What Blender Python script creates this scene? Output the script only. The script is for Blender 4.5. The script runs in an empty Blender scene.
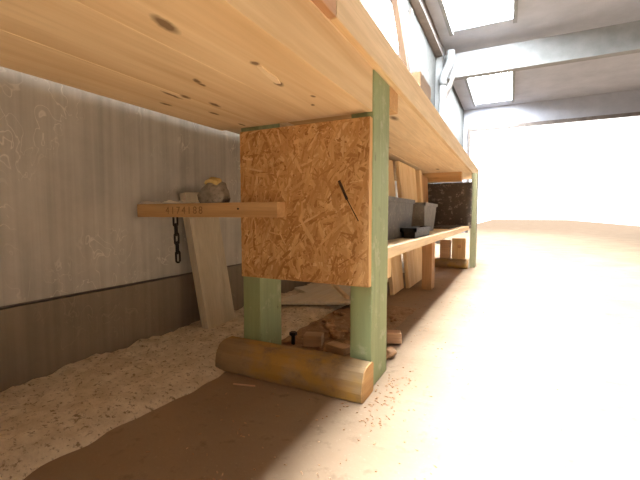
import bpy, bmesh, math, random
from mathutils import Vector, Matrix, noise
random.seed(7)
C = bpy.context.scene.collection
SC = bpy.context.scene

# ------------------------------------------------------------------ materials
class NT:
    def __init__(s, name):
        s.m = bpy.data.materials.new(name); s.m.use_nodes = True
        s.t = s.m.node_tree; s.t.nodes.clear()
        s.out = s.n('ShaderNodeOutputMaterial')
        s.b = s.n('ShaderNodeBsdfPrincipled')
        s.t.links.new(s.b.outputs[0], s.out.inputs[0])
        s.b.inputs['Roughness'].default_value = .75
        s.b.inputs['Specular IOR Level'].default_value = .25
    def n(s, k, **kw):
        n = s.t.nodes.new(k)
        for a, v in kw.items(): setattr(n, a, v)
        return n
    def l(s, a, b): s.t.links.new(a, b)
    def coord(s, scale=(1, 1, 1), rot=(0, 0, 0), rnd=True):
        tc = s.n('ShaderNodeTexCoord'); src = tc.outputs['Object']
        if rnd:
            oi = s.n('ShaderNodeObjectInfo'); ml = s.n('ShaderNodeMath', operation='MULTIPLY')
            s.l(oi.outputs['Random'], ml.inputs[0]); ml.inputs[1].default_value = 7.3
            ad = s.n('ShaderNodeVectorMath', operation='ADD')
            s.l(src, ad.inputs[0]); s.l(ml.outputs[0], ad.inputs[1]); src = ad.outputs[0]
        mp = s.n('ShaderNodeMapping'); s.l(src, mp.inputs[0])
        mp.inputs['Scale'].default_value = scale; mp.inputs['Rotation'].default_value = rot
        return mp.outputs[0]
    def noise(s, vec, scale, detail=4, rough=.55, dist=0):
        n = s.n('ShaderNodeTexNoise'); s.l(vec, n.inputs['Vector'])
        n.inputs['Scale'].default_value = scale; n.inputs['Detail'].default_value = detail
        n.inputs['Roughness'].default_value = rough; n.inputs['Distortion'].default_value = dist
        return n.outputs['Fac']
    def ramp(s, fac, stops):
        r = s.n('ShaderNodeValToRGB'); s.l(fac, r.inputs[0]); e = r.color_ramp.elements
        while len(e) < len(stops): e.new(.5)
        for i, (p, c) in enumerate(stops):
            e[i].position = p
            e[i].color = (c[0], c[1], c[2], 1) if not isinstance(c, (int, float)) else (c, c, c, 1)
        return r.outputs[0]
    def mix(s, fac, a, b, mode='MIX'):
        m = s.n('ShaderNodeMix', data_type='RGBA', blend_type=mode)
        for sock, v in ((m.inputs[0], fac), (m.inputs[6], a), (m.inputs[7], b)):
            if isinstance(v, (int, float)): sock.default_value = v
            elif isinstance(v, tuple): sock.default_value = (v[0], v[1], v[2], 1)
            else: s.l(v, sock)
        return m.outputs[2]
    def color(s, c):
        if isinstance(c, tuple): s.b.inputs['Base Color'].default_value = (c[0], c[1], c[2], 1)
        else: s.l(c, s.b.inputs['Base Color'])
    def bump(s, h, strength=.3, dist=.004):
        b = s.n('ShaderNodeBump'); b.inputs['Strength'].default_value = strength
        b.inputs['Distance'].default_value = dist
        s.l(h, b.inputs['Height']); s.l(b.outputs[0], s.b.inputs['Normal'])

def wood(name, light, dark, axis='Y', knots=(), knotcol=(.10, .045, .018), dirt=None, speck=.0, fine=1.0):
    s = NT(name)
    k = {'X': (1.2, 22, 22), 'Y': (22, 1.2, 22), 'Z': (22, 22, 1.2)}[axis]
    v = s.coord(k)
    broad = s.noise(v, 1.0, 3, .5, .6)
    v2 = s.coord(tuple(q * 5 for q in k))
    fib = s.noise(v2, 1.0, 3, .6)
    col = s.ramp(broad, [(.30, dark), (.62, light)])
    col = s.mix(s.ramp(fib, [(.35, .35 * fine), (.6, 0.)]), col, tuple(c * .72 for c in dark))
    if dirt:
        d = s.noise(s.coord((1, 1, 1)), 9, 5, .65)
        col = s.mix(s.ramp(d, [(.45, 0.), (.68, .8)]), col, dirt)
    vo = s.n('ShaderNodeTexVoronoi')                                       # scattered small knots
    s.l(s.coord({'X': (2.2, 6, 6), 'Y': (6, 2.2, 6), 'Z': (6, 6, 2.2)}[axis]), vo.inputs['Vector'])
    vo.inputs['Scale'].default_value = 1.0
    col = s.mix(s.ramp(vo.outputs['Distance'], [(.035, .85), (.11, 0.)]), col, knotcol)
    if knots:
        tc = s.n('ShaderNodeTexCoord'); tot = None
        nz = s.n('ShaderNodeTexNoise'); s.l(tc.outputs['Object'], nz.inputs['Vector']); nz.inputs['Scale'].default_value = 60
        w = s.n('ShaderNodeVectorMath', operation='SCALE'); s.l(nz.outputs['Color'], w.inputs[0]); w.inputs['Scale'].default_value = .008
        base = s.n('ShaderNodeVectorMath', operation='ADD'); s.l(tc.outputs['Object'], base.inputs[0]); s.l(w.outputs[0], base.inputs[1])
        for (x, y, sx, sy, a) in knots:
            mp = s.n('ShaderNodeMapping', vector_type='TEXTURE'); s.l(base.outputs[0], mp.inputs[0])
            mp.inputs['Location'].default_value = (x + .004, y + .004, 0)
            mp.inputs['Scale'].default_value = (sx, sy, 100); mp.inputs['Rotation'].default_value = (0, 0, a)
            ln = s.n('ShaderNodeVectorMath', operation='LENGTH'); s.l(mp.outputs[0], ln.inputs[0])
            f = s.ramp(ln.outputs['Value'], [(.45, 1.), (1.0, 0.)])
            if tot is None: tot = f
            else:
                mx = s.n('ShaderNodeMath', operation='MAXIMUM'); s.l(tot, mx.inputs[0]); s.l(f, mx.inputs[1]); tot = mx.outputs[0]
        ml = s.n('ShaderNodeMath', operation='MULTIPLY'); s.l(tot, ml.inputs[0]); ml.inputs[1].default_value = .8
        col = s.mix(ml.outputs[0], col, knotcol)
    s.color(col); s.bump(fib, .25, .002)
    return s.m

def rough_mat(name, c1, c2, scale=12, c3=None, rough=.9, bump=.4, bd=.004, stretch=(1, 1, 1), spec=None, metal=0.):
    s = NT(name); v = s.coord(stretch)
    a = s.noise(v, scale, 6, .62)
    col = s.ramp(a, [(.32, c1), (.68, c2)])
    if c3:
        b = s.noise(v, scale * 4.3, 4, .7)
        col = s.mix(s.ramp(b, [(.55, 0.), (.66, .85)]), col, c3)
    s.color(col); s.b.inputs['Roughness'].default_value = rough; s.b.inputs['Metallic'].default_value = metal
    s.bump(s.noise(v, scale * 6, 4, .6), bump, bd)
    return s.m

def painted(name, paint, worn, dark, axis='Z'):
    s = NT(name)
    k = {'X': (3, 45, 45), 'Y': (45, 3, 45), 'Z': (45, 45, 3)}[axis]
    st = s.noise(s.coord(k), 1, 4, .6)
    bl = s.noise(s.coord((1, 1, 1)), 22, 5, .7)
    col = s.ramp(st, [(.3, tuple(c * .82 for c in paint)), (.65, paint)])
    col = s.mix(s.ramp(bl, [(.56, 0.), (.70, .8)]), col, worn)
    col = s.mix(s.ramp(s.noise(s.coord((1, 1, .4)), 48, 3, .7), [(.66, 0.), (.74, .85)]), col, dark)
    s.color(col); s.b.inputs['Roughness'].default_value = .6; s.bump(st, .3, .002)
    return s.m

def emit(name, c, st):
    s = NT(name); s.b.inputs['Base Color'].default_value = (.8, .8, .8, 1)
    s.b.inputs['Emission Color'].default_value = (*c, 1); s.b.inputs['Emission Strength'].default_value = st
    return s.m

PINE, PINED = (.78, .60, .37), (.66, .46, .25)
slab_knots = [(-.411, .366, .012, .030, .2), (-.528, .541, .007, .016, .3), (-.535, .56, .006, .014, 0), (-.637, .58, .006, .035, .1),
              (-.62, .60, .008, .02, .2), (-.605, .673, .008, .026, .1), (-.658, .728, .006, .022, 0), (-.378, .718, .006, .010, 0),
              (-.407, .773, .006, .010, 0), (-.669, .85, .006, .02, 0), (-.383, .522, .009, .012, 0), (-.400, .622, .009, .020, .2),
              (-.70, .62, .006, .02, 0), (-.33, .20, .02, .02, 0), (-.55, .10, .015, .03, 0)]
M = {}
M['slab'] = wood('pine underside', PINE, PINED, 'Y', slab_knots, fine=.45)
M['pine'] = wood('pine', (.84, .67, .45), (.74, .55, .33), 'Y')
M['fascia'] = wood('pine fascia', (.74, .56, .34), (.63, .44, .24), 'Y')
M['fascia_red'] = wood('reddish fascia', (.52, .30, .16), (.42, .22, .11), 'Y')
M['pine_x'] = wood('pine across', (.66, .42, .20), (.52, .30, .13), 'X')
M['batten'] = wood('tan batten', (.60, .38, .18), (.48, .28, .12), 'X')
M['pine_z'] = wood('pine upright', (.80, .62, .38), (.70, .50, .27), 'Z')
M['eaves'] = rough_mat('grey brown eaves timber', (.17, .145, .13), (.23, .20, .185), 8)
M['brown_mid'] = wood('mid brown board', (.20, .125, .07), (.15, .09, .05), 'Y')
M['brown_old'] = wood('old brown wood', (.12, .07, .038), (.08, .045, .025), 'Z')
M['pine_brown'] = wood('brown upright wood', (.48, .29, .15), (.38, .21, .10), 'Z')
M['grey_plank'] = wood('weathered plank', (.62, .55, .43), (.48, .42, .31), 'Z', dirt=(.55, .47, .34))
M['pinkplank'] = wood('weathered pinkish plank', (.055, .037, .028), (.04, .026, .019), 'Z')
M['green'] = painted('green paint', (.31, .37, .19), (.44, .45, .29), (.15, .15, .08))
M['darkboard'] = rough_mat('dark stained board', (.060, .047, .038), (.10, .08, .065), 7, (.30, .25, .20), .85, .3)
M['sawdust'] = rough_mat('sawdust', (.56, .46, .33), (.80, .71, .57), 20, (.21, .145, .085), 1., .9, .006)
M['dust'] = rough_mat('pale dust', (.72, .66, .56), (.85, .80, .70), 40, None, 1., .6)
M['stone'] = rough_mat('grey stone', (.20, .175, .145), (.36, .32, .27), 30, (.14, .11, .08), .95, .7)
M['crust'] = rough_mat('yellow crust', (.52, .36, .12), (.70, .54, .24), 60, None, .95, .8)
M['bin'] = rough_mat('grey bin', (.10, .093, .088), (.15, .14, .132), 18, (.22, .195, .17), .7, .2)
M['binlight'] = rough_mat('mid grey bin', (.15, .138, .125), (.22, .20, .18), 18, (.28, .25, .21), .7, .2)
M['black'] = rough_mat('dark iron', (.018, .016, .014), (.05, .04, .035), 50, None, .5, .3, metal=.6)
M['mark'] = rough_mat('dark scorch', (.045, .03, .02), (.09, .05, .03), 50, None, .95, .3)
M['ink'] = rough_mat('stamp ink', (.22, .125, .06), (.34, .20, .10), 80, None, .95, .1)
M['endgrain'] = wood('end grain', (.70, .44, .20), (.52, .29, .11), 'Y')
M['chip'] = wood('pale splinter', (.86, .70, .48), (.76, .57, .34), 'Y')
M['rubble'] = rough_mat('brown rubble', (.32, .17, .09), (.52, .31, .175), 25, (.64, .44, .28), .95, .6)
M['white'] = rough_mat('grey painted steel', (.20, .205, .21), (.26, .265, .27), 6, None, .5, .05)
M['roof'] = rough_mat('grey roof sheet', (.36, .37, .42), (.44, .45, .50), 3, None, .6, .1)
M['darkframe'] = rough_mat('dark frame', (.13, .11, .10), (.20, .17, .15), 10, None, .7, .2)
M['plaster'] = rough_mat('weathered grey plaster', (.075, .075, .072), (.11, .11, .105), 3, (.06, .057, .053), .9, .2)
M['timberwall'] = rough_mat('brown grey block wall', (.20, .17, .14), (.28, .24, .20), 4, None, .9, .3)
M['sky_glass'] = emit('skylight sheet', (.90, .96, 1.), 46.)
M['lit_glass'] = emit('daylit pane', (1., .99, .97), 1.1)

# yellow-painted worn timber
s = NT('worn yellow timber')
fib = s.noise(s.coord((3, 40, 40)), 1, 4, .6)
col = s.ramp(fib, [(.3, (.25, .165, .085)), (.65, (.36, .245, .13))])
col = s.mix(s.ramp(s.noise(s.coord((1, 1.6, 1.6)), 7, 4, .6), [(.44, 0.), (.60, .85)]), col, (.42, .235, .05))
col = s.mix(s.ramp(s.noise(s.coord((1, 1, 1)), 16, 5, .7), [(.52, 0.), (.68, .75)]), col, (.20, .135, .085))
s.color(col); s.bump(fib, .4, .003); M['yellow'] = s.m

# OSB: every strand is an island of the panel's mesh and takes its own tone
s = NT('strand board')
g = s.n('ShaderNodeNewGeometry')
col = s.ramp(g.outputs['Random Per Island'], [(0., (.34, .155, .05)), (.28, (.52, .275, .10)), (.62, (.62, .36, .15)), (.90, (.70, .43, .19)), (1., (.78, .54, .28))])
fb = s.noise(s.coord((60, 60, 12)), 1, 3, .6)
col = s.mix(s.ramp(fb, [(.35, .35), (.65, 0.)]), col, (.38, .19, .07))
s.color(col); s.b.inputs['Roughness'].default_value = .6; s.bump(fb, .2, .002); M['osb'] = s.m

# wall concrete with upright board marks and pale scrawls
def concrete(name, a, b, c):
    s = NT(name)
    st = s.noise(s.coord((1, 38, .8), rnd=False), 1, 3, .6)
    bl = s.noise(s.coord((1, 1, 1), rnd=False), 4.5, 6, .65)
    col = s.mix(.5, s.ramp(st, [(.3, a), (.7, b)]), s.ramp(bl, [(.3, a), (.7, b)]))
    rd = s.n('ShaderNodeMath', operation='ABSOLUTE'); sb = s.n('ShaderNodeMath', operation='SUBTRACT')
    s.l(s.noise(s.coord((1, 16, 9), rnd=False), 1, 2, .5, 1.5), sb.inputs[0]); sb.inputs[1].default_value = .5; s.l(sb.outputs[0], rd.inputs[0])
    line = s.ramp(rd.outputs[0], [(.004, 1.), (.014, 0.)])
    patch = s.ramp(s.noise(s.coord((1, 1, 1), rnd=False), 5, 2), [(.50, 0.), (.62, .55)])
    ml = s.n('ShaderNodeMath', operation='MULTIPLY'); s.l(line, ml.inputs[0]); s.l(patch, ml.inputs[1])
    col = s.mix(ml.outputs[0], col, c)
    s.color(col); s.b.inputs['Roughness'].default_value = .95; s.bump(bl, .3, .006)
    return s.m
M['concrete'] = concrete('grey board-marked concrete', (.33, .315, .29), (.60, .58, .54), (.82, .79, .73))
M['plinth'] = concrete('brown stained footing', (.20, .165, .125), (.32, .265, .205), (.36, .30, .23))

# dusty floor
s = NT('dusty floor')
v = s.coord((1, 1, 1), rnd=False)
col = s.ramp(s.noise(v, 3.2, 6, .6), [(.3, (.25, .165, .10)), (.7, (.325, .23, .15))])
col = s.mix(s.ramp(s.noise(v, 26, 4, .6), [(.58, 0.), (.72, .6)]), col, (.17, .11, .065))
col = s.mix(s.ramp(s.noise(v, 120, 3, .6), [(.62, 0.), (.78, .3)]), col, (.50, .40, .29))
s.color(col); s.b.inputs['Roughness'].default_value = .85; s.bump(s.noise(v, 90, 5, .65), .35, .003); M['floor'] = s.m
M['earth'] = rough_mat('red brown dirt', (.27, .16, .09), (.37, .24, .145), 16, (.46, .33, .21), 1., .8, .006)

# ------------------------------------------------------------------ geometry helpers
def box(bm, x0, x1, y0, y1, z0, z1, mat=None):
    r = bmesh.ops.create_cube(bm, size=1)
    for v in r['verts']:
        v.co = Vector(((x0 + x1) / 2 + v.co.x * (x1 - x0), (y0 + y1) / 2 + v.co.y * (y1 - y0), (z0 + z1) / 2 + v.co.z * (z1 - z0)))
        if mat is not None: v.co = mat @ v.co
    return r['verts']
def obj(name, bm, m, parent=None, bevel=0., seg=2, smooth=False):
    me = bpy.data.meshes.new(name); bmesh.ops.recalc_face_normals(bm, faces=bm.faces[:]); bm.to_mesh(me); bm.free()
    me.materials.append(m)
    o = bpy.data.objects.new(name, me); C.objects.link(o)
    if parent:
        o.parent = parent
    if smooth:
        for p in me.polygons: p.use_smooth = True
    if bevel:
        b = o.modifiers.new('bevel', 'BEVEL'); b.width = bevel; b.segments = seg; b.limit_method = 'ANGLE'
    return o
def bx(name, m, x0, x1, y0, y1, z0, z1, parent=None, bevel=.002, base=None):
    """a board or block given in world coordinates; stored relative to its parent's base"""
    bm = bmesh.new(); p = base if base is not None else (Vector(parent.location) if parent else Vector((0, 0, 0)))
    box(bm, x0 - p.x, x1 - p.x, y0 - p.y, y1 - p.y, z0 - p.z, z1 - p.z)
    return obj(name, bm, m, parent, bevel)
def thing(name, label, cat, loc=(0, 0, 0), group=None, rz=0.):
    o = bpy.data.objects.new(name, None); C.objects.link(o); o.empty_display_size = .05
    o.location = loc; o.rotation_euler = (0, 0, rz); return tag(o, label, cat, group)
def tag(o, label, cat, group=None, kind=None):
    o['label'] = label; o['category'] = cat
    if group: o['group'] = group
    if kind: o['kind'] = kind
    return o
def struct(o): o['kind'] = 'structure'; return o
def sbox(name, m, *a): return struct(bx(name, m, *a, bevel=0))
def bar(bm, a, b, w, t, up=(0, 0, 1)):
    """a squared bar from a to b, w wide and t thick"""
    a, b = Vector(a), Vector(b); d = (b - a); L = d.length; d.normalize()
    x = d.cross(Vector(up)).normalized(); y = x.cross(d).normalized()
    m = Matrix((( x.x, y.x, d.x, a.x), (x.y, y.y, d.y, a.y), (x.z, y.z, d.z, a.z), (0, 0, 0, 1)))
    return box(bm, -w / 2, w / 2, -t / 2, t / 2, 0, L, m)
def tube(bm, pts, r, seg=10):
    rings = []
    for i, p in enumerate(pts):
        p = Vector(p); d = (Vector(pts[min(i + 1, len(pts) - 1)]) - Vector(pts[max(i - 1, 0)])).normalized()
        up = Vector((0, 0, 1)) if abs(d.z) < .9 else Vector((1, 0, 0))
        x = d.cross(up).normalized(); y = x.cross(d)
        rr = r[i] if isinstance(r, (list, tuple)) else r
        rings.append([bm.verts.new(p + (x * math.cos(2 * math.pi * k / seg) + y * math.sin(2 * math.pi * k / seg)) * rr) for k in range(seg)])
    for a, b in zip(rings, rings[1:]):
        for k in range(seg): bm.faces.new((a[k], a[(k + 1) % seg], b[(k + 1) % seg], b[k]))
    bm.faces.new(rings[0]); bm.faces.new(rings[-1])
def lump(name, m, loc, size, seed, parent=None, amp=.35, sub=3, flat=True):
    bm = bmesh.new(); bmesh.ops.create_icosphere(bm, subdivisions=sub, radius=1)
    for v in bm.verts:
        n = noise.fractal(v.co * 1.3 + Vector((seed * 3.1, seed, 0)), .9, 2.2, 4)
        v.co *= 1 + amp * n
        if flat and v.co.z < -.55: v.co.z = -.55
        v.co = Vector((v.co.x * size[0], v.co.y * size[1], v.co.z * size[2]))
    zmin = min(v.co.z for v in bm.verts)
    for v in bm.verts: v.co.z -= zmin
    o = obj(name, bm, m, parent, smooth=True); o.location = loc; return o

# ------------------------------------------------------------------ the hall
WX, RX, YF, YB, HC = -1.08, 4.2, 10., -3.2, 3.0
sbox('floor', M['floor'], WX - .4, RX + .4, YB - .4, 40., -.2, 0.)
# left wall: footing course, joint, concrete, then pale upper wall round the window
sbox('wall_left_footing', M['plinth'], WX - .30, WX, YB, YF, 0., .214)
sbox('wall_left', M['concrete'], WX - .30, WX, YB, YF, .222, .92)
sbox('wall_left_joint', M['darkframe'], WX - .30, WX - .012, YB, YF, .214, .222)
bm = bmesh.new()
W0, W1, WZ0, WZ1 = 3.12, 4.42, 1.0, 2.72
box(bm, WX - .25, WX, YB, W0, .92, HC); box(bm, WX - .25, WX, W1, YF, .92, HC)
box(bm, WX - .25, WX, W0, W1, .92, WZ0); box(bm, WX - .25, WX, W0, W1, WZ1, HC)
struct(obj('wall_left_upper', bm, M['plaster']))
w = sbox('window_1', M['lit_glass'], WX - .16, WX - .13, W0, W1, WZ0, WZ1)
bm = bmesh.new()
box(bm, WX - .12, WX + .02, W0 - .30, W0 + .02, WZ0, WZ1 + .05); box(bm, WX - .12, WX + .02, W1 - .02, W1 + .06, WZ0, WZ1 + .05)
struct(obj('trim_1', bm, M['darkframe']))
sbox('trim_2', M['eaves'], WX, WX + .10, YB, 6.1, 2.84, 2.98)                   # eaves purlin
# roof with long skylights
SX0, SX1 = -.80, -.02
bm = bmesh.new()
box(bm, WX - .3, SX0, YB, YF, HC, HC + .12); box(bm, SX1, RX + .3, YB, YF, HC, HC + .12)
box(bm, SX0, SX1, 5.7, 7.1, HC, HC + .12); box(bm, SX0, SX1, YB, -2.4, HC, HC + .12); box(bm, SX0, SX1, 9.6, YF, HC, HC + .12)
struct(obj('ceiling', bm, M['roof']))
sbox('window_2', M['sky_glass'], SX0, SX1, -2.4, 5.7, HC + .04, HC + .07)
sbox('window_3', M['sky_glass'], SX0, SX1, 7.1, 9.6, HC + .04, HC + .07)
bm = bmesh.new()
for y0, y1 in ((-2.4, 5.7), (7.1, 9.6)):
    box(bm, SX0 - .03, SX0 + .02, y0, y1, HC - .06, HC + .10); box(bm, SX1 - .02, SX1 + .03, y0, y1, HC - .06, HC + .10)
struct(obj('trim_3', bm, M['white']))
# cross beam, its column and brace
sbox('beam_1', M['white'], -.98, RX, 6.16, 6.30, 2.52, 2.87)
sbox('column_1', M['white'], WX, WX + .10, 6.08, 6.38, 0., 3.0)
bm = bmesh.new(); bar(bm, (WX + .10, 6.12, 2.16), (-.82, 6.12, 2.52), .06, .06, (0, 1, 0)); struct(obj('trim_4', bm, M['darkframe']))
# far wall with the open gate, right wall with a band of daylit panes, back wall
bm = bmesh.new()
box(bm, WX - .3, -.98, YF, YF + .25, 0., HC + .12); box(bm, 3.9, RX + .3, YF, YF + .25, 0., HC + .12); box(bm, -.98, 3.9, YF, YF + .25, 2.52, HC + .12)
struct(obj('wall_far', bm, M['roof']))
bm = bmesh.new()
box(bm, -.98, -.92, YF - .03, YF, 0., 2.55); box(bm, 3.84, 3.9, YF - .03, YF, 0., 2.55); box(bm, -.92, 3.84, YF - .03, YF, 2.48, 2.55)
struct(obj('door_1', bm, M['darkframe']))
sbox('wall_right', M['timberwall'], RX, RX + .25, YB, YF, 0., HC)
sbox('wall_back', M['timberwall'], WX - .3, RX + .3, YB - .25, YB, 0., HC + .12)

# ------------------------------------------------------------------ the workbench
BY0, BY1 = -2.6, 4.0
wb = thing('workbench', 'long pine workbench on green painted posts, strand board panel nailed across its near posts', 'workbench', (-.53, .95, 0))
FX = -.284
# top boards (the wide underside seen past the post) and fascia
for x0, x1 in ((-1.064, -.777), (-.775, -.612), (-.610, -.456), (-.454, -.302)):  # rearmost board carried back unseen to keep skylight off the wall
    bx('top_board', M['pine'], x0, x1, .892, BY1, .79, .868, wb)
bx('top_board', M['pine'], -1.064, -.302, BY0, .890, .7905, .868, wb)  # back edge widened the same way to block skylight
o = bx('fascia_board', M['fascia'], -.300, FX, .632, BY1, .788, .874, wb)
o = bx('fascia_board', M['fascia_red'], -.300, FX, BY0, .629, .788, .874, wb); o['label'] = 'redder near fascia board'
# thick timber under the near end: three boards glued edge to edge
for x0, x1 in ((-.772, -.6205), (-.620, -.4605), (-.460, -.304)):
    o = bx('underside_timber', M['slab'], x0, x1, BY0, .886, .689, .79, wb, bevel=.0008, base=Vector((0, 0, 0)))
    o.location = -wb.location
# splintered chip in the underside
bm = bmesh.new()
pts = [(-.3845, .530), (-.3775, .534), (-.3825, .56), (-.384, .59), (-.394, .618), (-.4005, .612), (-.397, .585), (-.391, .555)]
lo = [bm.verts.new(Vector((x, y, .6865)) - wb.location) for x, y in pts]; hi = [bm.verts.new(Vector((x, y, .6895)) - wb.location) for x, y in pts]
bm.faces.new(lo); bm.faces.new(hi)
for i in range(8): bm.faces.new((lo[i], lo[(i + 1) % 8], hi[(i + 1) % 8], hi[i]))
o = obj('splinter', bm, M['chip'], wb); o['label'] = 'pale torn splinter'
# posts
M['olive'] = painted('faded olive paint', (.26, .25, .14), (.36, .31, .18), (.14, .12, .07))
def post(x0, x1, y0, y1, z1, m='green'):
    bm = bmesh.new(); p = wb.location; vs = box(bm, x0 - p.x, x1 - p.x, y0 - p.y, y1 - p.y, 0, z1)
    bmesh.ops.subdivide_edges(bm, edges=[e for e in bm.edges if abs(e.verts[0].co.z - e.verts[1].co.z) > .1], cuts=24)
    for v in bm.verts:
        n = noise.noise_vector(v.co * 9 + Vector((x0 * 50, 0, 0))); v.co.x += n.x * .0012; v.co.y += n.y * .0012
    return obj('post', bm, M[m], wb, .003)
post(-.360, -.3005, .887, 1.018, .789)
post(-.702, -.640, .887, 1.000, .789)
post(-.294, -.250, 3.376, 3.50, .786, 'olive')
post(-.712, -.648, 3.376, 3.50, .789)
# cleat across behind the near posts and cross batten before the far ones
bx('cleat', M['pine_x'], -.638, -.300, 1.020, 1.10, .732, .7895, wb)
bx('cleat', M['pine_x'], -.67, -.36, 3.26, 3.34, .715, .7895, wb)
# strand board panel: board plus its pressed strands
def strand_panel(x0, x1, yf, yb, z0, z1, n):
    bm = bmesh.new(); p = wb.location
    vs = box(bm, x0 - p.x, x1 - p.x, yf - p.y, yb - p.y, z0, z1)
    for i in range(n):
        L = random.uniform(.020, .072); w = random.uniform(.003, .011); a = random.uniform(0, 3.14) if random.random() < .5 else random.gauss(1.25, .5)
        cx, cz = random.uniform(x0, x1), random.uniform(z0, z1); y = yf - random.uniform(.0003, .0028)
        ca, sa = math.cos(a), math.sin(a); q = []
        for (u, v) in ((-L / 2, -w / 2), (-L / 5, -w / 2 * random.uniform(.7, 1.3)), (L / 4, -w / 2 * random.uniform(.7, 1.2)), (L / 2, -w / 2 * random.uniform(.2, 1)),
                       (L / 2 + random.uniform(-.006, .004), w / 2 * random.uniform(.2, 1)), (L / 5, w / 2 * random.uniform(.7, 1.3)), (-L / 4, w / 2), (-L / 2 + random.uniform(-.005, .005), w / 2 * random.uniform(.2, 1))):
            X = min(max(cx + u * ca - v * sa, x0 + .001), x1 - .001); Z = min(max(cz + u * sa + v * ca, z0 + .001), z1 - .001)
            q.append((X - p.x, Z))
        tilt = random.uniform(-.0006, .0006)
        f = [bm.verts.new((X, y - p.y + tilt * (k - 4) / 4, Z)) for k, (X, Z) in enumerate(q)]
        try: bm.faces.new(f)
        except ValueError: pass
    return obj('panel', bm, M['osb'], wb)
pan = strand_panel(-.690, -.3035, .868, .8865, .263, .674, 3000)
pan['label'] = 'strand board panel'
bm = bmesh.new(); bar(bm, Vector((-.382, .8645, .525)) - wb.location, Vector((-.360, .8645, .478)) - wb.location, .006, .0035, (0, 1, 0))
bar(bm, Vector((-.360, .8645, .478)) - wb.location, Vector((-.330, .8645, .425)) - wb.location, .0022, .002, (0, 1, 0))
o = obj('gouge', bm, M['mark'], pan); o['label'] = 'black slanting gouge in the panel'
o = bx('end_panel', M['darkboard'], -.71, -.285, 3.357, 3.3745, .33, .711, wb); o['label'] = 'dark stained panel on the far posts'
# batten nailed to the panel, running to the wall, with a stamped number
bat = bx('batten', M['batten'], -1.075, -.538, .824, .8635, .4335, .4745, wb); bat['label'] = 'tan batten stamped with a number'
cu = bpy.data.curves.new('stamp', 'FONT'); cu.body = '4174188'; cu.size = .040; cu.space_character = 1.35; cu.extrude = .0002
to = bpy.data.objects.new('stamp', cu); C.objects.link(to); bpy.context.view_layer.update()
me = bpy.data.meshes.new_from_object(to.evaluated_get(bpy.context.evaluated_depsgraph_get())); bpy.data.objects.remove(to)
xs = [v.co.x for v in me.vertices]; k = .150 / (max(xs) - min(xs))
for v in me.vertices: v.co = Vector((v.co.x * k, v.co.y * .78, v.co.z))
me.materials.clear(); me.materials.append(M['ink'])
st = bpy.data.objects.new('stamped_number', me); C.objects.link(st); st.parent = bat
st.location = Vector((-.945, .8236, .4435)) - wb.location; st.rotation_euler = (math.pi / 2, 0, 0)
bm = bmesh.new(); bmesh.ops.create_cone(bm, segments=12, radius1=.003, radius2=.003, depth=.002, cap_ends=True)
nl = obj('nail_head', bm, M['black'], bat); nl.rotation_euler = (math.pi / 2, 0, 0); nl.location = Vector((-.665, .8235, .457)) - wb.location
# low shelf of the second bay
for i, (x0, x1, e) in enumerate(((-.395, -.300, 3.35), (-.497, -.399, 3.35))):
    o = bx('shelf_board', M['pine'], x0, x1, 1.019, e, .318, .350, wb)
bx('shelf_leg', M['pine_brown'], -.456, -.400, 2.25, 2.345, 0, .318, wb)
bx('shelf_leg', M['pine_z'], -.40, -.338, 1.115, 1.185, .24, .318, wb)

# ------------------------------------------------------------------ timbers on the floor before the posts
def round_timber(name, x0, x1, y0, y1, h, seed, label):
    t = thing(name, label, 'timber', ((x0 + x1) / 2, (y0 + y1) / 2, 0), 'timbers lying at the feet of the posts')
    bm = bmesh.new(); n = 40; hw = (y1 - y0) / 2; rings = []
    prof = [(-hw, .004), (-hw - .001, h * .30), (-hw + .004, h * .62), (-hw + .016, h * .88), (-hw + .032, h * .985), (0.010, h), (hw - .008, h * .99), (hw, h * .92), (hw, .004), (hw - .004, 0), (-hw + .006, 0)]
    for i in range(n + 1):
        x = x0 + (x1 - x0) * i / n - t.location.x
        sag = noise.noise(Vector((x * 4, seed, 0))) * .003
        rings.append([bm.verts.new((x, y + (noise.noise(Vector((x * 14, y * 30, z * 30 + seed))) * .0028 if z > .01 and y < hw - .002 else 0), max(0, z + (sag + noise.noise(Vector((x * 11, y * 40, seed))) * .002 if z > .01 else 0)))) for y, z in prof])
    for a, b in zip(rings, rings[1:]):
        for k in range(len(prof)): bm.faces.new((a[k], a[(k + 1) % len(prof)], b[(k + 1) % len(prof)], b[k]))
    bm.faces.new(rings[0])
    obj('timber_body', bm, M['yellow'], t, smooth=False)
    bm = bmesh.new()
    f0 = [bm.verts.new(v) for v in [(x1 - t.location.x - .001, y * .98, z * .985 + .0008) for y, z in prof]]
    f1 = [bm.verts.new(v.co + Vector((.0035, 0, 0))) for v in f0]
    bm.faces.new(f0); bm.faces.new(f1)
    for k in range(len(prof)): bm.faces.new((f0[k], f0[(k + 1) % len(prof)], f1[(k + 1) % len(prof)], f1[k]))
    o = obj('cut_end', bm, M['endgrain'], t); o['label'] = 'pale sawn end'
    return t
t = round_timber('floor_timber', -.735, -.296, .800, .882, .078, 1.3, 'worn yellow-painted timber lying before the near green posts under the strand board panel')
round_timber('floor_timber', -.70, -.302, 3.275, 3.34, .075, 5.1, 'small distant timber on the floor before the dark panel, carrying wood blocks')

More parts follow.
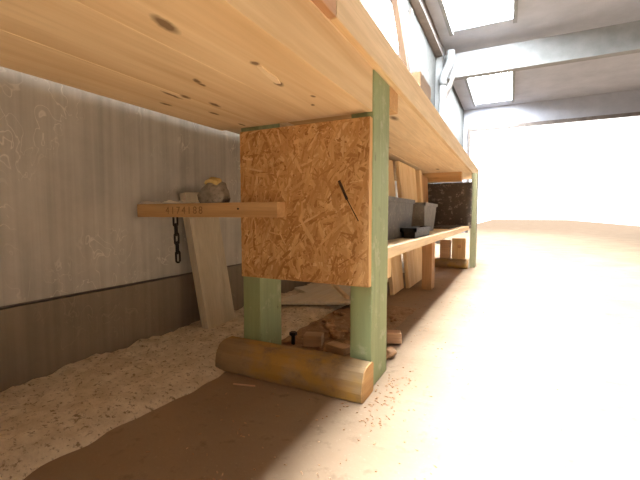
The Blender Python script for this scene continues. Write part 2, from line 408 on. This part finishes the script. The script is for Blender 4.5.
# ------------------------------------------------------------------ sawdust along the wall
bm = bmesh.new(); NX, NY = 46, 300; gy0, gy1 = -1.2, 3.3; grid = []
for j in range(NY + 1):
    y = gy0 + (gy1 - gy0) * j / NY; row = []
    edge = -.705 + .03 * noise.noise(Vector((y * 3.5, 1, 0))) + .018 * noise.noise(Vector((y * 13, 4, 0)))
    for i in range(NX + 1):
        u = i / NX; x = (WX + .001) + (edge - WX) * u
        pr = min(1, (1 - u) * 5) ** .6
        h = (.012 + .020 * (noise.fractal(Vector((x * 7, y * 7, 2)), .8, 2, 5) * .5 + .5) + .008 * noise.noise(Vector((x * 45, y * 45, 5)))) * pr
        if i == NX: h = -.002
        if abs(x + .68) < .05 and .87 < y < 1.02: h = min(h, .03)
        row.append(bm.verts.new((x, y, max(h, -.002))))
    grid.append(row)
for a, b in zip(grid, grid[1:]):
    for i in range(NX): bm.faces.new((a[i], a[i + 1], b[i + 1], b[i]))
tag(obj('sawdust_heap', bm, M['sawdust'], smooth=True), 'pale lumpy sawdust spread along the foot of the concrete wall', 'sawdust', kind='stuff')
# shavings: uncountable flecks on the floor and on the heap
def fleck(bm, x, y, z, L, w, a, t=.0012):
    ca, sa = math.cos(a), math.sin(a); lo = []; hi = []
    for u, v in ((-L / 2, -w / 2), (L / 2, -w / 3), (L / 2.3, w / 2), (-L / 2, w / 2.5)):
        X, Y = x + u * ca - v * sa, y + u * sa + v * ca; lo.append(bm.verts.new((X, Y, z))); hi.append(bm.verts.new((X, Y, z + t + random.uniform(0, .001))))
    bm.faces.new(lo[::-1]); bm.faces.new(hi)
    for i in range(4): bm.faces.new((lo[i], lo[(i + 1) % 4], hi[(i + 1) % 4], hi[i]))
bm = bmesh.new()
for i in range(260):
    y = .45 + 2.2 * random.random() ** 1.6; x = random.gauss(-.33, .16)
    if -.76 < x < -.29 and .80 < y < 1.03 or x < -.69 or x > .3: continue
    fleck(bm, x, y, .0002, random.uniform(.002, .008), random.uniform(.001, .003), random.uniform(0, 6.3))
for i in range(110):
    y = random.uniform(.72, 1.0); x = random.gauss(-.255, .03) 
    if x < -.292: continue
    fleck(bm, x, y, .0002, random.uniform(.002, .007), random.uniform(.001, .003), random.uniform(0, 6.3))
tag(obj('shavings', bm, M['rubble'], smooth=False), 'brown wood shavings and flecks strewn over the dusty floor by the post', 'shavings', kind='stuff')
# dirt bed between the posts
bm = bmesh.new(); grid = []
for j in range(91):
    y = 1.03 + .75 * j / 90; row = []
    for i in range(41):
        u = i / 40; x = -.712 + .33 * u + .05 * noise.noise(Vector((y * 5, 9, 0))) * u
        e = min(1, min(u, 1 - u) * 8, j / 6, (90 - j) / 20)
        h = (.004 + .018 * max(0, noise.fractal(Vector((x * 14, y * 14, 7)), .8, 2, 5)) + .006 * noise.noise(Vector((x * 60, y * 60, 1)))) * e
        row.append(bm.verts.new((x, y, max(.0004, h) if e > 0 else -.001)))
    grid.append(row)
for a, b in zip(grid, grid[1:]):
    for i in range(40): bm.faces.new((a[i], a[i + 1], b[i + 1], b[i]))
tag(obj('dirt_bed', bm, M['earth'], smooth=True), 'reddish brown dirt and crumbs on the floor behind the near posts', 'dirt', kind='stuff')

# ------------------------------------------------------------------ things by the wall, left
def leaning(name, m, foot, top, w, t, label, cat='plank', group=None, along=(0, 1, 0), z=0.):
    """a board standing on `foot` and leaning to `top`; w runs along `along`"""
    foot, top = Vector(foot), Vector(top); d = (top - foot); L = d.length; d.normalize()
    al = Vector(along); al = (al - d * al.dot(d)).normalized(); nn = d.cross(al)
    bm = bmesh.new()
    mt = Matrix(((al.x, nn.x, d.x, 0), (al.y, nn.y, d.y, 0), (al.z, nn.z, d.z, 0), (0, 0, 0, 1)))
    box(bm, -w / 2, w / 2, -t / 2, t / 2, 0, L, mt)
    zz = min(v.co.z for v in bm.verts)
    o = obj(name, bm, m, bevel=.002); o.location = (foot.x, foot.y, z - zz); return tag(o, label, cat, group)
leaning('plank', M['grey_plank'], (-.993, 1.108, 0), (-1.060, 1.075, .505), .155, .032, 'short pale dusty plank leaning on the concrete wall behind the batten', 'plank', z=.012)
st = thing('stone', 'grey stone with a yellow crusted top sitting on the batten beside the panel', 'stone', (-.765, .843, .4745))
lump('stone_body', M['stone'], (0, 0, 0), (.050, .032, .042), 4.2, st, .28)
lump('yellow_crust', M['crust'], (.004, -.006, .046), (.026, .020, .013), 8.1, st, .4, flat=False)
bm = bmesh.new(); grid = []
for j in range(13):
    row = []
    for i in range(111):
        u = i / 110; v = j / 12; x = -1.07 + .24 * u; y = .824 + .036 * v
        e = min(1, min(v, 1 - v) * 5 + .15, u * 12 + .2, (1 - u) * 8)
        h = .0045 + .010 * noise.fractal(Vector((x * 26, y * 20, 3)), .8, 2, 4)
        row.append(bm.verts.new((x, y, .4747 + max(.0002, h * e))))
    grid.append(row)
for a, b in zip(grid, grid[1:]):
    for i in range(110): bm.faces.new((a[i], a[i + 1], b[i + 1], b[i]))
tag(obj('dust_ridge', bm, M['dust'], smooth=True), 'ragged whitish dust lying along the top of the stamped batten', 'dust', kind='stuff')
ch = thing('chain', 'short dark iron chain hanging behind the stamped batten by the wall', 'chain', (-.958, .873, .44))
z = .0; 
for i in range(5):
    bm = bmesh.new(); L, W = .012, .0065; pts = []
    for k in range(17):
        a = 2 * math.pi * k / 16; px, pz = math.cos(a) * W, math.sin(a) * W + (L if math.sin(a) > 0 else -L)
        p = Vector((px, 0, pz)); p = Matrix.Rotation(.4 + (i % 2) * math.pi / 2, 3, 'Z') @ p
        pts.append((p.x + i * .0018, p.y, p.z - .018 - i * .029))
    tube(bm, pts, .0032, 8); obj('chain_link', bm, M['black'], ch, smooth=True)
bm = bmesh.new(); tube(bm, [(0, 0, -.004), (0, 0, .012), (0, -.011, .012)], .0032, 8); obj('hook', bm, M['black'], ch, smooth=True)

# pale boards lying on the sawdust beyond the post
def flatboard(name, m, pts, z0, z1, label, cat):
    c = sum((Vector((x, y, 0)) for x, y in pts), Vector()) / len(pts); bm = bmesh.new()
    lo = [bm.verts.new((x - c.x, y - c.y, 0)) for x, y in pts]; hi = [bm.verts.new((x - c.x, y - c.y, z1 - z0)) for x, y in pts]
    bm.faces.new(lo); bm.faces.new(hi)
    for i in range(len(pts)): bm.faces.new((lo[i], lo[(i + 1) % len(pts)], hi[(i + 1) % len(pts)], hi[i]))
    o = obj(name, bm, m, bevel=.0015); o.location = (c.x, c.y, z0); return tag(o, label, cat)
M['paleboard'] = wood('pale dusty board', (.74, .68, .56), (.62, .55, .43), 'Y', dirt=(.70, .60, .44))
flatboard('board', M['paleboard'], [(-.975, 1.40), (-.64, 1.56), (-.66, 2.25), (-.99, 2.25), (-.96, 1.90), (-1.03, 1.74), (-.91, 1.66)], .034, .050, 'pale dusty broken board lying flat on the sawdust behind the posts', 'board')
bm = bmesh.new(); bar(bm, (-.655, 1.585, .060), (-1.06, 1.93, .190), .018, .014, (0, 0, 1))
o = obj('lath', bm, M['pine'], bevel=.001); tag(o, 'thin light lath slanting up from the pale broken board behind the green posts', 'lath')

# ------------------------------------------------------------------ rubble behind the log
bt = thing('bolt', 'dark upright iron bolt standing in the dirt behind the yellow timber', 'bolt', (-.642, 1.075, .002))
bm = bmesh.new(); tube(bm, [(0, 0, 0), (0, 0, .034)], .007, 12); obj('bolt_shank', bm, M['black'], bt, smooth=False)
bm = bmesh.new(); tube(bm, [(0, 0, .034), (0, 0, .044)], .013, 6); obj('bolt_head', bm, M['black'], bt)
def block(name, m, c, size, rz, label, cat, group=None, z=.0005, tilt=0.):
    bm = bmesh.new(); box(bm, -size[0] / 2, size[0] / 2, -size[1] / 2, size[1] / 2, 0, size[2])
    o = obj(name, bm, m, bevel=.003); o.location = (c[0], c[1], z); o.rotation_euler = (0, tilt, rz); return tag(o, label, cat, group)
M['offcut'] = wood('offcut', (.56, .37, .23), (.44, .27, .15), 'X')
M['offcut_pink'] = wood('pink offcut', (.66, .43, .28), (.54, .32, .19), 'X')
G = 'wood offcuts on the dirt'
block('wood_offcut', M['offcut'], (-.575, 1.095, 0), (.062, .048, .038), .3, 'chunky brown wood offcut beside the dark bolt', 'offcut', G, z=.006)
block('wood_offcut', M['offcut'], (-.475, 1.075, 0), (.075, .045, .024), -.25, 'flat tan wood offcut just behind the right end of the yellow timber', 'offcut', G, z=.006)
block('wood_offcut', M['offcut_pink'], (-.475, 1.25, 0), (.055, .06, .022), .5, 'pinkish wood offcut lying farther back on the dirt between the green posts', 'offcut', G, z=.010)
block('wood_offcut', M['offcut_pink'], (-.345, 1.25, 0), (.05, .045, .036), .35, 'pink squared wood offcut on the aisle side of the near green post', 'offcut', G, z=.004)
lump('rubble_lump', M['rubble'], (-.325, 1.12, .0005), (.022, .030, .020), 2.2, None, .5); tag(bpy.context.scene.collection.objects[-1], 'dark brown crumbly lump on the floor right behind the near green post', 'rubble')
RG = 'small crumbs of rubble on the dirt between the posts'
rr = random.Random(3)
for i in range(26):
    o = lump('rubble_crumb', M['rubble'], (rr.uniform(-.68, -.40), rr.uniform(1.06, 1.55), .004), (rr.uniform(.006, .016), rr.uniform(.006, .014), rr.uniform(.005, .011)), 11 + i, None, .5, 2)
    tag(o, 'small reddish brown crumb of rubble lying on the dirt between the posts', 'rubble', RG)
for i, (x, y, sx, lb) in enumerate(((-.40, 1.15, .020, 'brown crumb of rubble between the near green post and the pink offcut'), (-.535, 1.20, .024, 'brown rubble lump behind the chunky offcut on the dirt'), (-.60, 1.28, .02, 'small brown rubble lump at the edge of the sawdust behind the bolt'))):
    o = lump('rubble_lump', M['rubble'], (x, y, .003), (sx, sx * .9, sx * .7), 3.3 + i * 2, None, .5); tag(o, lb, 'rubble')
o = block('stick', M['offcut_pink'], (-.60, .757, 0), (.062, .0045, .004), .25, 'thin pale stick on the floor in front of the yellow timber', 'stick')

# ------------------------------------------------------------------ second bay: planks, bins, blocks
PG = 'planks leaning behind the low shelf'
leaning('plank', M['pine_z'], (-.565, 2.11, 0), (-.640, 2.10, .755), .22, .022, 'nearest light plank leaning behind the grey bins, at the left of its row', 'plank', PG)
leaning('plank', M['pine_z'], (-.535, 2.45, 0), (-.612, 2.45, .760), .44, .022, 'widest light plank with knots leaning behind the low shelf, middle of its row', 'plank', PG)
leaning('plank', M['pine_z'], (-.545, 2.73, 0), (-.600, 2.725, .752), .07, .05, 'narrow pale strip added for the bright edge just right of the widest knotty plank', 'plank', PG)  # added strip, stands in for a bright plank edge
leaning('plank', M['pine_brown'], (-.60, 3.02, 0), (-.635, 3.05, .745), .40, .02, 'browner plank standing far back beside the dark panel', 'plank', PG)
def bin_(name, m, c, top, bot, h, label):
    t = thing(name, label, 'bin', c)
    bm = bmesh.new()
    def ring(sx, sy, z): return [bm.verts.new((x * sx / 2, y * sy / 2, z)) for x, y in ((-1, -1), (1, -1), (1, 1), (-1, 1))]
    a = ring(*bot, 0); b = ring(*top, h); ti = (top[0] - .014, top[1] - .014); bi = (bot[0] - .012, bot[1] - .012)
    cc = ring(*ti, h); d = ring(*bi, .006)
    for p, q in ((a, b), (b, cc), (cc, d)):
        for k in range(4): bm.faces.new((p[k], p[(k + 1) % 4], q[(k + 1) % 4], q[k]))
    bm.faces.new(a); bm.faces.new(d)
    obj('bin_body', bm, m, t, .002)
    bm = bmesh.new(); w = .012
    for x0, x1, y0, y1 in ((-1, 1, -1, -1), (-1, 1, 1, 1), (-1, -1, -1, 1), (1, 1, -1, 1)):
        box(bm, x0 * top[0] / 2 - w / 2, x1 * top[0] / 2 + w / 2, y0 * top[1] / 2 - w / 2, y1 * top[1] / 2 + w / 2, h - .012, h + .004)
    obj('bin_rim', bm, m, t); return t
bin_('storage_bin', M['bin'], (-.432, 1.415, .350), (.115, .46), (.10, .43), .150, 'large dark grey bin on the low shelf right behind the near green post')
bin_('storage_bin', M['binlight'], (-.445, 2.15, .350), (.105, .36), (.09, .26), .150, 'flared lighter grey bin on the low shelf in front of the knotty plank')
bin_('tray', M['black'], (-.347, 1.60, .350), (.05, .30), (.045, .28), .036, 'low blackish tray at the shelf edge in front of the grey bins')
block('thin_board', M['darkboard'], (-.42, 2.86, 0), (.15, .62, .010), 0, 'thin dark board lying on the low shelf before the dark panel', 'board', z=.350)
M['block'] = wood('knotty block', (.66, .46, .24), (.54, .35, .16), 'Z', [])
BG = 'wood blocks on the distant timber'
b = thing('wood_block', 'upright light wood block with a round knot, standing on the distant timber', 'block', (-.372, 3.307, .0765), BG)
bm = bmesh.new(); box(bm, -.052, .052, -.028, .028, 0, .172); obj('block_body', bm, M['block'], b, .003)
bm = bmesh.new(); bmesh.ops.create_cone(bm, segments=14, radius1=.014, radius2=.014, depth=.003, cap_ends=True)
k = obj('knot', bm, M['pine_brown'], b); k.rotation_euler = (math.pi / 2, 0, 0); k.location = (.006, -.0285, .105)
block('wood_block', M['offcut'], (-.478, 3.307, 0), (.085, .05, .155), 0, 'reddish wood block on the distant timber left of the knotty one', 'block', BG, z=.0775)

# ------------------------------------------------------------------ things standing on the bench top
TG = 'timbers standing on the bench top'
leaning('upright_timber', M['pinkplank'], (-.725, 3.69, .868), (-1.045, 3.69, 2.75), .42, .05, 'tall pinkish plank standing on the bench and leaning beside the bright window', 'plank', TG, z=.8682)
leaning('upright_timber', M['brown_old'], (-.725, 3.44, .868), (-1.045, 3.43, 2.75), .05, .05, 'tall narrow dark brown batten leaning against the left of the pinkish plank', 'plank', TG, z=.8682)
block('board', M['brown_mid'], (-.48, 2.27, 0), (.05, .30, .35), 0, 'brown board standing on edge on the bench top, low right of the tall pinkish plank', 'board', z=.8682)
# downpipe in the corner of column and beam
pp = thing('downpipe', 'white downpipe with a bend beside the column under the cross beam', 'pipe', (-.96, 6.0, 0))
bm = bmesh.new(); tube(bm, [(0, 0, 0), (0, 0, 2.4)], .045, 14); obj('pipe', bm, M['white'], pp, smooth=True)
bm = bmesh.new(); tube(bm, [(0, 0, 2.38), (0, 0, 2.48), (.03, 0, 2.56), (.075, 0, 2.64), (.105, 0, 2.72), (.11, 0, 2.86)], .058, 14); obj('pipe_bend', bm, M['white'], pp, smooth=True)

# ------------------------------------------------------------------ daylight
w = bpy.data.worlds.new('sky'); SC.world = w; w.use_nodes = True
bg = w.node_tree.nodes.get('Background'); bg.inputs[0].default_value = (1, .99, .97, 1); bg.inputs[1].default_value = 1.8

# ------------------------------------------------------------------ camera
cd = bpy.data.cameras.new('camera'); cam = bpy.data.objects.new('camera', cd); C.objects.link(cam)
cd.sensor_width = 36; cd.lens = 377 / 640 * 36; cd.clip_start = .02
yaw, pit = math.radians(26.7), math.atan(25 / 377)
cam.location = (0, 0, .44); cam.rotation_euler = (math.pi / 2 - pit, 0, yaw)
SC.camera = cam
vs = SC.view_settings; vs.view_transform = 'Standard'; vs.look = 'None'; vs.gamma = 1; vs.use_curve_mapping = False
vs.exposure = 0.7
SC.cycles.max_bounces = 10; SC.cycles.diffuse_bounces = 8
SC.cycles.use_denoising = True
